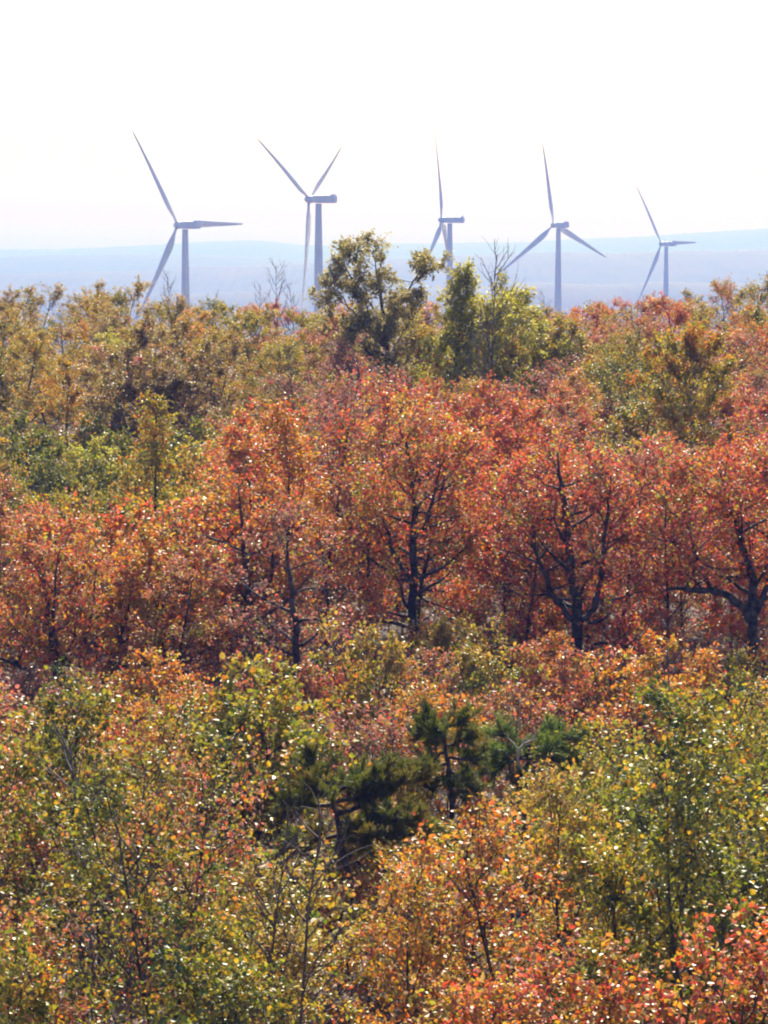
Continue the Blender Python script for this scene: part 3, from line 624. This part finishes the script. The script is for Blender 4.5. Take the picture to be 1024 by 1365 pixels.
LABELS = {
    0: 'orange young tree below right of the bare slender stem',
    1: 'sparse olive-green young tree at the left edge of the picture',
    2: 'orange-red young tree at the right edge of the picture',
    3: 'large mottled green young tree in the bottom left corner',
    4: 'large sparse orange shrub below the soft green pine',
    5: 'large sparse orange young tree below right of the leaning dark pine',
    6: 'large sparse rust-coloured young tree right of the lower left bare sapling',
    7: 'large golden young tree right of the bare slender stem',
    8: 'large sparse rust-coloured shrub below right of the leaning dark pine',
    9: 'sparse olive-green young tree behind the lower left bare sapling',
    10: 'large sparse mottled green young tree below right of the lower left bare sapling',
    12: 'large mottled green young tree below left of the bare slender stem, nearest',
    13: 'large orange-red young tree in the bottom right corner',
    14: 'rust-coloured young tree at the left edge of the picture, second from the top',
    15: 'large mottled green young tree above left of the lower left bare sapling',
    16: 'sparse red young tree below left of the yellow-green maple',
    17: 'large sparse yellow-green young tree above right of the lower left bare sapling',
    18: 'sparse rust-coloured young tree at the left edge of the picture',
    19: 'large olive-green young tree below the soft green pine',
    20: 'sparse mottled green young tree at the right edge of the picture',
    21: 'sparse yellow-green young tree at the right edge of the picture',
    22: 'large mottled green young tree below left of the bare slender stem, second nearest',
    23: 'leafy green young tree left of the yellow-green maple',
    24: 'half-hidden red-flecked green young tree in the bottom left corner',
    25: 'sparse leafy green young tree at the right edge of the picture, second from the top',
    26: 'large orange-red young tree right of the bare slender stem',
    27: 'sparse leafy green young tree at the right edge of the picture, topmost',
    28: 'large sparse orange young tree below the soft green pine',
    29: 'large orange young tree in the bottom right corner',
    30: 'large sparse olive-green shrub right of the bare slender stem',
    31: 'large rust-coloured young tree in the bottom left corner',
    32: 'large mottled green young tree left of the lower left bare sapling',
    33: 'half-hidden orange-red young tree in the bottom right corner',
    34: 'large olive-green young tree below right of the bare slender stem',
    35: 'large leafy green young tree above the yellow-green maple',
    36: 'rust-coloured shrub below right of the hooked dark snag',
    37: 'sparse mauve-red shrub at the left edge of the picture, topmost',
    38: 'olive-green shrub at the left edge of the picture, third from the top',
    39: 'large rust-coloured shrub above the soft green pine',
    40: 'sparse rust-coloured shrub below right of the hooked dark snag',
    41: 'orange shrub at the right edge of the picture',
    42: 'yellow-green shrub at the right edge of the picture, second from the top',
    43: 'sparse mauve-red shrub below the multi-forked left oak, nearest',
    44: 'rust-coloured shrub above left of the lower left bare sapling',
    45: 'yellow-green shrub at the right edge of the picture, topmost',
    46: 'olive-green shrub right of the lower left bare sapling',
    47: 'olive-green shrub left of the yellow-green maple',
    49: 'olive-green shrub below right of the leaning dark pine, nearest',
    50: 'half-hidden sparse rust-coloured shrub above left of the lower left bare sapling',
    51: 'sparse orange shrub below left of the hooked dark snag',
    52: 'sparse orange shrub above left of the upright dark pine',
    53: 'sparse rust-coloured shrub above the soft green pine',
    54: 'sparse orange-red shrub above right of the soft green pine',
    55: 'yellow-green shrub above left of the yellow-green maple',
    56: 'half-hidden red shrub below the multi-forked left oak',
    57: 'sparse olive-green shrub at the right edge of the picture',
    58: 'sparse rust-coloured shrub above the upright dark pine',
    59: 'large yellow-green shrub below the hooked dark snag',
    60: 'sparse orange shrub at the right edge of the picture',
    62: 'large orange shrub below left of the long-limbed red oak',
    63: 'orange young tree below left of the hooked dark snag',
    64: 'large olive-green shrub right of the straight-trunked mauve oak',
    67: 'mottled green shrub right of the yellow-green maple',
    68: 'rust-coloured shrub left of the lower left bare sapling',
    69: 'sparse orange shrub above right of the soft green pine, second nearest',
    70: 'sparse olive-green shrub below the soft green pine',
    71: 'sparse yellow-green shrub right of the soft green pine',
    72: 'sparse orange shrub above right of the soft green pine, nearest',
    73: 'sparse leafy green shrub right of the yellow-green maple',
    74: 'red shrub below right of the straight-trunked mauve oak',
    77: 'olive-green shrub below right of the leaning dark pine, second nearest',
    78: 'sparse mauve-red shrub below the multi-forked left oak, second nearest',
    79: 'orange shrub above the soft green pine',
    81: 'rust-coloured shrub above the lower left bare sapling',
    82: 'orange shrub left of the hooked dark snag',
    83: 'sparse mauve-red shrub left of the upright dark pine',
    84: 'rust-coloured shrub left of the bare slender stem',
    87: 'olive-green shrub above right of the upright dark pine',
    88: 'orange shrub above the lower left bare sapling',
    89: 'sparse orange shrub right of the bare slender stem',
    90: 'sparse rust-coloured shrub below right of the multi-forked left oak',
    91: 'sparse mauve-red shrub at the left edge of the picture, second from the top',
    92: 'olive-green shrub at the left edge of the picture, second from the top',
    93: 'large mottled green shrub above left of the leaning dark pine',
    94: 'sparse orange shrub behind the upright dark pine',
    96: 'large rust-coloured oak below left of the thick-trunked orange-red oak',
    97: 'large sparse orange-red young tree below right of the dark bare spire',
    98: 'red oak in front of the forked red oak',
    99: 'sparse golden shrub below the central orange-red oak',
    100: 'half-hidden sparse mauve-red young tree above left of the long-limbed red oak',
    101: 'red young tree behind the long-limbed red oak',
    102: 'rust-coloured shrub at the left edge of the picture',
    103: 'red young tree left of the forked red oak',
    104: 'red young tree below the round olive-green tree',
    105: 'rust-coloured young tree at the left edge of the picture, topmost',
    106: 'orange-red oak below left of the dark bare spire',
    108: 'olive-green shrub above the upright dark pine',
    109: 'sparse mauve-red shrub below left of the long-limbed red oak',
    110: 'sparse mauve-red oak right of the forked red oak',
    111: 'red oak above left of the forked red oak, third nearest',
    112: 'orange-red shrub below left of the pointed olive tree',
    113: 'large orange young tree below the dark bare spire',
    114: 'sparse orange-red shrub left of the thick-trunked orange-red oak',
    115: 'rust-coloured oak above the multi-forked left oak',
    116: 'red oak above left of the forked red oak, second nearest',
    117: 'orange-red oak above the thick-trunked orange-red oak, nearest',
    118: 'red young tree above the long-limbed red oak',
    119: 'mottled green shrub below left of the pointed olive tree',
    120: 'sparse mauve-red shrub right of the straight-trunked mauve oak',
    121: 'large red oak behind the central orange-red oak',
    123: 'red young tree above right of the long-limbed red oak',
    124: 'mottled green young tree at the left edge of the picture',
    125: 'large orange shrub left of the thick-trunked orange-red oak',
    126: 'sparse mauve-red oak above the central orange-red oak',
    127: 'yellow-green shrub at the left edge of the picture, second from the top',
    128: 'red oak above right of the forked red oak',
    132: 'large red young tree left of the long-limbed red oak',
    133: 'leafy green shrub below the pointed olive tree',
    134: 'large red oak left of the forked red oak',
    135: 'orange young tree above the long-limbed red oak',
    136: 'sparse red young tree at the right edge of the picture',
    137: 'orange-red oak above the multi-forked left oak',
    138: 'red young tree above right of the forked red oak',
    140: 'sparse rust-coloured shrub above right of the soft green pine',
    142: 'mottled green shrub below right of the pointed olive tree',
    143: 'sparse red young tree below left of the forked red oak',
    144: 'sparse orange-red oak right of the thick-trunked orange-red oak',
    145: 'half-hidden rust-coloured oak at the left edge of the picture',
    146: 'orange-red young tree left of the long-limbed red oak',
    147: 'large sparse mauve-red oak below right of the dark bare spire',
    148: 'orange-red shrub above left of the thick-trunked orange-red oak',
    152: 'mottled green shrub below right of the brown dome tree',
    153: 'half-hidden sparse mauve-red oak at the right edge of the picture',
    154: 'sparse rust-coloured oak right of the dark bare spire',
    155: 'red oak below right of the pointed yellow-green tree, second nearest',
    156: 'red oak in front of the central orange-red oak',
    157: 'olive-green shrub right of the pointed olive tree',
    158: 'half-hidden brown shrub below left of the dark bare spire',
    159: 'sparse mottled green shrub at the left edge of the picture',
    160: 'olive-green shrub below left of the pointed olive tree',
    161: 'orange oak below the pointed yellow-green tree',
    162: 'sparse red oak left of the round olive-green tree',
    163: 'orange-red oak above right of the central orange-red oak',
    164: 'sparse mauve-red oak right of the round olive-green tree',
    165: 'red oak at the right edge of the picture, second from the top',
    166: 'half-hidden leafy green shrub at the left edge of the picture',
    167: 'sparse mauve-red oak above right of the dark bare spire, nearest',
    168: 'yellow-green shrub right of the pointed olive tree',
    170: 'mottled green shrub at the left edge of the picture, second from the top',
    171: 'sparse rust-coloured oak below the round olive-green tree',
    172: 'half-hidden mottled green shrub below left of the pointed olive tree',
    173: 'yellow-green shrub at the left edge of the picture, topmost',
    174: 'orange oak above the central orange-red oak',
    175: 'leafy green shrub left of the pointed olive tree, nearest',
    176: 'sparse mauve-red oak below right of the dark bare spire',
    177: 'half-hidden leafy green shrub in front of the pointed olive tree',
    178: 'orange-red oak below right of the dark bare spire, nearest',
    179: 'sparse rust-coloured oak left of the round olive-green tree',
    180: 'red oak below the pointed yellow-green tree',
    181: 'olive-green shrub below left of the round olive-green tree',
    182: 'orange-red oak above the thick-trunked orange-red oak, second nearest',
    183: 'half-hidden mottled green shrub at the left edge of the picture',
    184: 'red oak above left of the central orange-red oak',
    185: 'mottled green shrub in front of the pointed olive tree',
    186: 'rust-coloured oak left of the round olive-green tree, nearest',
    187: 'olive-green shrub at the left edge of the picture, topmost',
    188: 'half-hidden mottled green shrub left of the pointed olive tree',
    189: 'sparse orange-red oak above the thick-trunked orange-red oak',
    191: 'leafy green shrub above left of the pointed olive tree, nearest',
    192: 'bright yellow-green shrub right of the pointed olive tree',
    193: 'sparse mottled green oak above the round olive-green tree',
    194: 'red oak below the dark bare spire',
    195: 'leafy green shrub at the left edge of the picture, second from the top',
    196: 'red oak left of the round olive-green tree',
    197: 'sparse olive-green shrub below left of the round olive-green tree',
    198: 'orange-red oak right of the pointed olive tree',
    199: 'red oak below left of the pointed yellow-green tree',
    200: 'bright yellow-green shrub left of the pointed olive tree',
    201: 'sparse red oak right of the round olive-green tree',
    202: 'sparse mauve-red oak below the widest-spread turbine, second nearest',
    203: 'half-hidden orange-red shrub above the long-limbed red oak',
    204: 'brown shrub below the dark bare spire',
    205: 'red oak at the right edge of the picture, topmost',
    206: 'half-hidden sparse mauve-red oak right of the dark bare spire',
    207: 'yellow-green shrub left of the pointed olive tree',
    209: 'half-hidden sparse red oak below left of the pointed yellow-green tree',
    210: 'leafy green shrub at the left edge of the picture, topmost',
    211: 'half-hidden sparse orange shrub below right of the round olive-green tree',
    212: 'sparse mauve-red shrub below the round olive-green tree',
    213: 'red oak above left of the forked red oak, nearest',
    214: 'leafy green shrub left of the pointed olive tree, second nearest',
    215: 'sparse mauve-red oak at the right edge of the picture, second from the top',
    217: 'half-hidden olive-green oak above the forked red oak',
    218: 'orange-red oak below right of the dark bare spire, second nearest',
    219: 'sparse red oak below the pointed yellow-green tree',
    220: 'sparse mottled green oak above left of the round olive-green tree',
    221: 'sparse brown shrub below right of the brown dome tree',
    223: 'mottled green oak left of the round olive-green tree',
    225: 'sparse mauve-red oak below left of the loose skyline tree, nearest',
    226: 'olive-green oak below left of the V-bladed turbine tower',
    227: 'yellow-green young tree above left of the dark bare spire',
    229: 'olive-green oak at the left edge of the picture, fourth from the top',
    230: 'mottled green oak at the right edge of the picture',
    231: 'rust-coloured oak left of the round olive-green tree, second nearest',
    232: 'red oak below right of the pointed yellow-green tree, nearest',
    234: 'orange oak left of the round olive-green tree',
    235: 'golden oak left of the brown dome tree',
    236: 'orange-red oak in front of the smallest turbine',
    237: 'brown oak right of the brown dome tree, second nearest',
    238: 'orange oak at the right edge of the picture, topmost',
    240: 'olive-green oak above the brown dome tree',
    241: 'rust-coloured oak below left of the smallest turbine, second nearest',
    242: 'mottled green young tree above the round olive-green tree',
    243: 'brown oak above left of the brown dome tree',
    244: 'bright yellow-green oak above left of the brown dome tree',
    245: 'sparse mauve-red oak below the loose skyline tree',
    246: 'orange oak at the right edge of the picture, second from the top',
    247: 'sparse mauve-red oak above right of the dark bare spire, second nearest',
    248: 'sparse brown oak left of the brown dome tree',
    249: 'half-hidden sparse olive-green oak at the right edge of the picture',
    250: 'sparse mauve-red oak below left of the pointed yellow-green tree',
    251: 'golden oak below the leftmost turbine tower',
    252: 'sparse rust-coloured oak below right of the pointed yellow-green tree',
    253: 'sparse olive-green young tree below right of the smallest turbine',
    254: 'yellow-green oak above the dark bare spire, nearest',
    255: 'mottled green shrub at the left edge of the picture, topmost',
    256: 'sparse orange oak at the right edge of the picture',
    257: 'mottled green oak below right of the widest-spread turbine',
    258: 'half-hidden sparse mauve-red oak below left of the pointed yellow-green tree',
    260: 'half-hidden yellow-green oak right of the pointed yellow-green tree',
    262: 'olive-green oak at the left edge of the picture, fifth from the top',
    263: 'yellow-green oak below the V-bladed turbine tower',
    264: 'olive-green oak at the left edge of the picture, seventh from the top',
    265: 'yellow-green oak right of the brown dome tree',
    267: 'sparse mauve-red oak at the right edge of the picture, topmost',
    268: 'yellow-green oak below right of the leftmost turbine tower, second nearest',
    269: 'sparse orange oak above right of the round olive-green tree',
    270: 'olive-green oak at the left edge of the picture, third from the top',
    271: 'olive-green oak at the left edge of the picture, sixth from the top',
    272: 'golden oak above left of the brown dome tree',
    274: 'half-hidden yellow-green oak below left of the widest-spread turbine',
    275: 'sparse mottled green oak below left of the smallest turbine',
    276: 'rust-coloured oak above the dark bare spire',
    277: 'sparse mauve-red oak below the widest-spread turbine, nearest',
    278: 'golden young tree below the leftmost turbine tower',
    280: 'half-hidden red oak below left of the pointed yellow-green tree',
    284: 'sparse mauve-red oak below left of the loose skyline tree, second nearest',
    285: 'sparse olive-green oak above left of the brown dome tree',
    287: 'sparse mauve-red oak above left of the dark bare spire',
    288: 'half-hidden sparse mottled green oak above the round olive-green tree',
    289: 'olive-green oak left of the brown dome tree',
    290: 'brown oak right of the brown dome tree, nearest',
    291: 'sparse mauve-red oak below left of the smallest turbine',
    292: 'half-hidden yellow-green young tree right of the pointed yellow-green tree',
    293: 'sparse brown oak right of the brown dome tree',
    294: 'leafy green shrub above left of the pointed olive tree, second nearest',
    295: 'red young tree below left of the pointed yellow-green tree',
    296: 'rust-coloured oak below right of the widest-spread turbine',
    297: 'olive-green oak above left of the round olive-green tree',
    298: 'olive-green oak below left of the widest-spread turbine',
    300: 'olive-green oak left of the leftmost turbine tower, second nearest',
    301: 'brown shrub below right of the brown dome tree',
    303: 'sparse red young tree below the pointed yellow-green tree',
    304: 'mottled green oak above left of the round olive-green tree',
    305: 'olive-green young tree at the left edge of the picture',
    306: 'rust-coloured oak below the V-bladed turbine tower',
    307: 'sparse rust-coloured oak below right of the widest-spread turbine',
    308: 'sparse mauve-red oak at the right edge of the picture, third from the top',
    311: 'yellow-green oak above the dark bare spire, second nearest',
    312: 'half-hidden sparse mauve-red young tree below the loose skyline tree',
    313: 'orange oak at the right edge of the picture, third from the top',
    314: 'olive-green oak at the right edge of the picture',
    315: 'half-hidden olive-green oak at the left edge of the picture, second from the top',
    316: 'rust-coloured oak below the widest-spread turbine',
    317: 'half-hidden olive-green oak at the right edge of the picture',
    318: 'sparse olive-green oak at the right edge of the picture',
    320: 'sparse rust-coloured oak right of the smallest turbine',
    324: 'olive-green oak left of the leftmost turbine tower, nearest',
    325: 'half-hidden olive-green oak below the V-bladed turbine tower',
    326: 'golden shrub left of the loose skyline tree',
    327: 'orange-red oak below right of the widest-spread turbine, nearest',
    328: 'olive-green oak below the V-bladed turbine tower',
    329: 'orange-red oak below right of the widest-spread turbine, second nearest',
    330: 'half-hidden olive-green oak below left of the leftmost turbine tower',
    331: 'olive-green oak left of the leftmost turbine tower, sixth nearest',
    332: 'olive-green oak right of the smallest turbine, second nearest',
    333: 'yellow-green oak below right of the leftmost turbine tower, nearest',
    334: 'half-hidden golden oak below left of the widest-spread turbine',
    336: 'olive-green oak below right of the leftmost turbine tower',
    337: 'olive-green oak above left of the pointed yellow-green tree',
    338: 'rust-coloured oak below left of the V-bladed turbine tower',
    340: 'olive-green oak at the left edge of the picture, topmost',
    341: 'half-hidden red oak below the smallest turbine',
    342: 'red oak below left of the V-bladed turbine tower',
    343: 'sparse olive-green oak below left of the leftmost turbine tower',
    344: 'olive-green oak left of the leftmost turbine tower, fourth nearest',
    345: 'red oak left of the smallest turbine',
    346: 'rust-coloured shrub above left of the pointed yellow-green tree',
    347: 'yellow-green oak below left of the leftmost turbine tower',
    348: 'olive-green oak left of the leftmost turbine tower, third nearest',
    349: 'yellow-green oak below left of the smallest turbine',
    350: 'olive-green oak right of the smallest turbine, nearest',
    353: 'olive-green oak below right of the smallest turbine',
    356: 'rust-coloured oak below left of the smallest turbine, nearest',
    359: 'yellow-green shrub below right of the widest-spread turbine',
    361: 'olive-green oak left of the leftmost turbine tower, fifth nearest',
    362: 'half-hidden brown oak below the leftmost turbine tower',
    363: 'half-hidden olive-green oak at the left edge of the picture, topmost',
    365: 'golden oak right of the leftmost turbine tower',
    366: 'olive-green oak at the left edge of the picture, second from the top',
    367: 'sparse olive-green oak at the left edge of the picture',
    368: 'sparse orange-red oak in front of the smallest turbine',
}
FILL = fill()
NOUN = {'oak': ('oak_tree', 'tree'), 'up': ('young_tree', 'tree'), 'shrub': ('shrub', 'shrub')}
for i, q in enumerate(FILL):
    if i in SKIP: continue
    nm, cat = NOUN[q['kind']]
    lab = LABELS.get(i, 'tree')
    o = put_tree(q['pk'], q['x'], q['y'], q['pal'], q['s'], q['rot'], nm, cat, lab, {'oak': 'oaks of the autumn forest', 'up': 'young trees of the autumn forest', 'shrub': 'shrubs under the autumn trees'}[q['kind']])
    o['idx'] = i

# ---- undergrowth: brush nobody could count
def undergrowth():
    rng = np.random.default_rng(77); TB, LV = Tubes(), Leaves()
    n = 9000
    d = 33 + 160 * rng.random(n) ** 1.15; x = rng.uniform(-1, 1, n) * (.1325 * d * 1.12 + 1.5); z = ground(x, d)
    for i in range(n):
        p = np.array([x[i], d[i], z[i] - .05])
        for k in range(3):
            pts = wander(rng, p + rng.normal(0, .2, 3) * [1, 1, 0], (rng.normal(0, .5), rng.normal(0, .5), 1), rng.uniform(.4, 1.3) * (1.7 if 64 < d[i] < 110 else 1), 3, .2, .0); TB.add(pts, [.008, .006, .004, .003], 3)
            put_leaves(rng, LV, pts, int(rng.integers(2, 17 if d[i] > 66 else 6)), .10, .10)
    obj('undergrowth', LV.mesh('undergrowth'), LM['mix'], kind='stuff'); obj('brushwood', TB.mesh('brushwood'), TWIG, kind='stuff')
undergrowth()
print('fill trees', len(FILL), 'objects', len(bpy.data.objects))
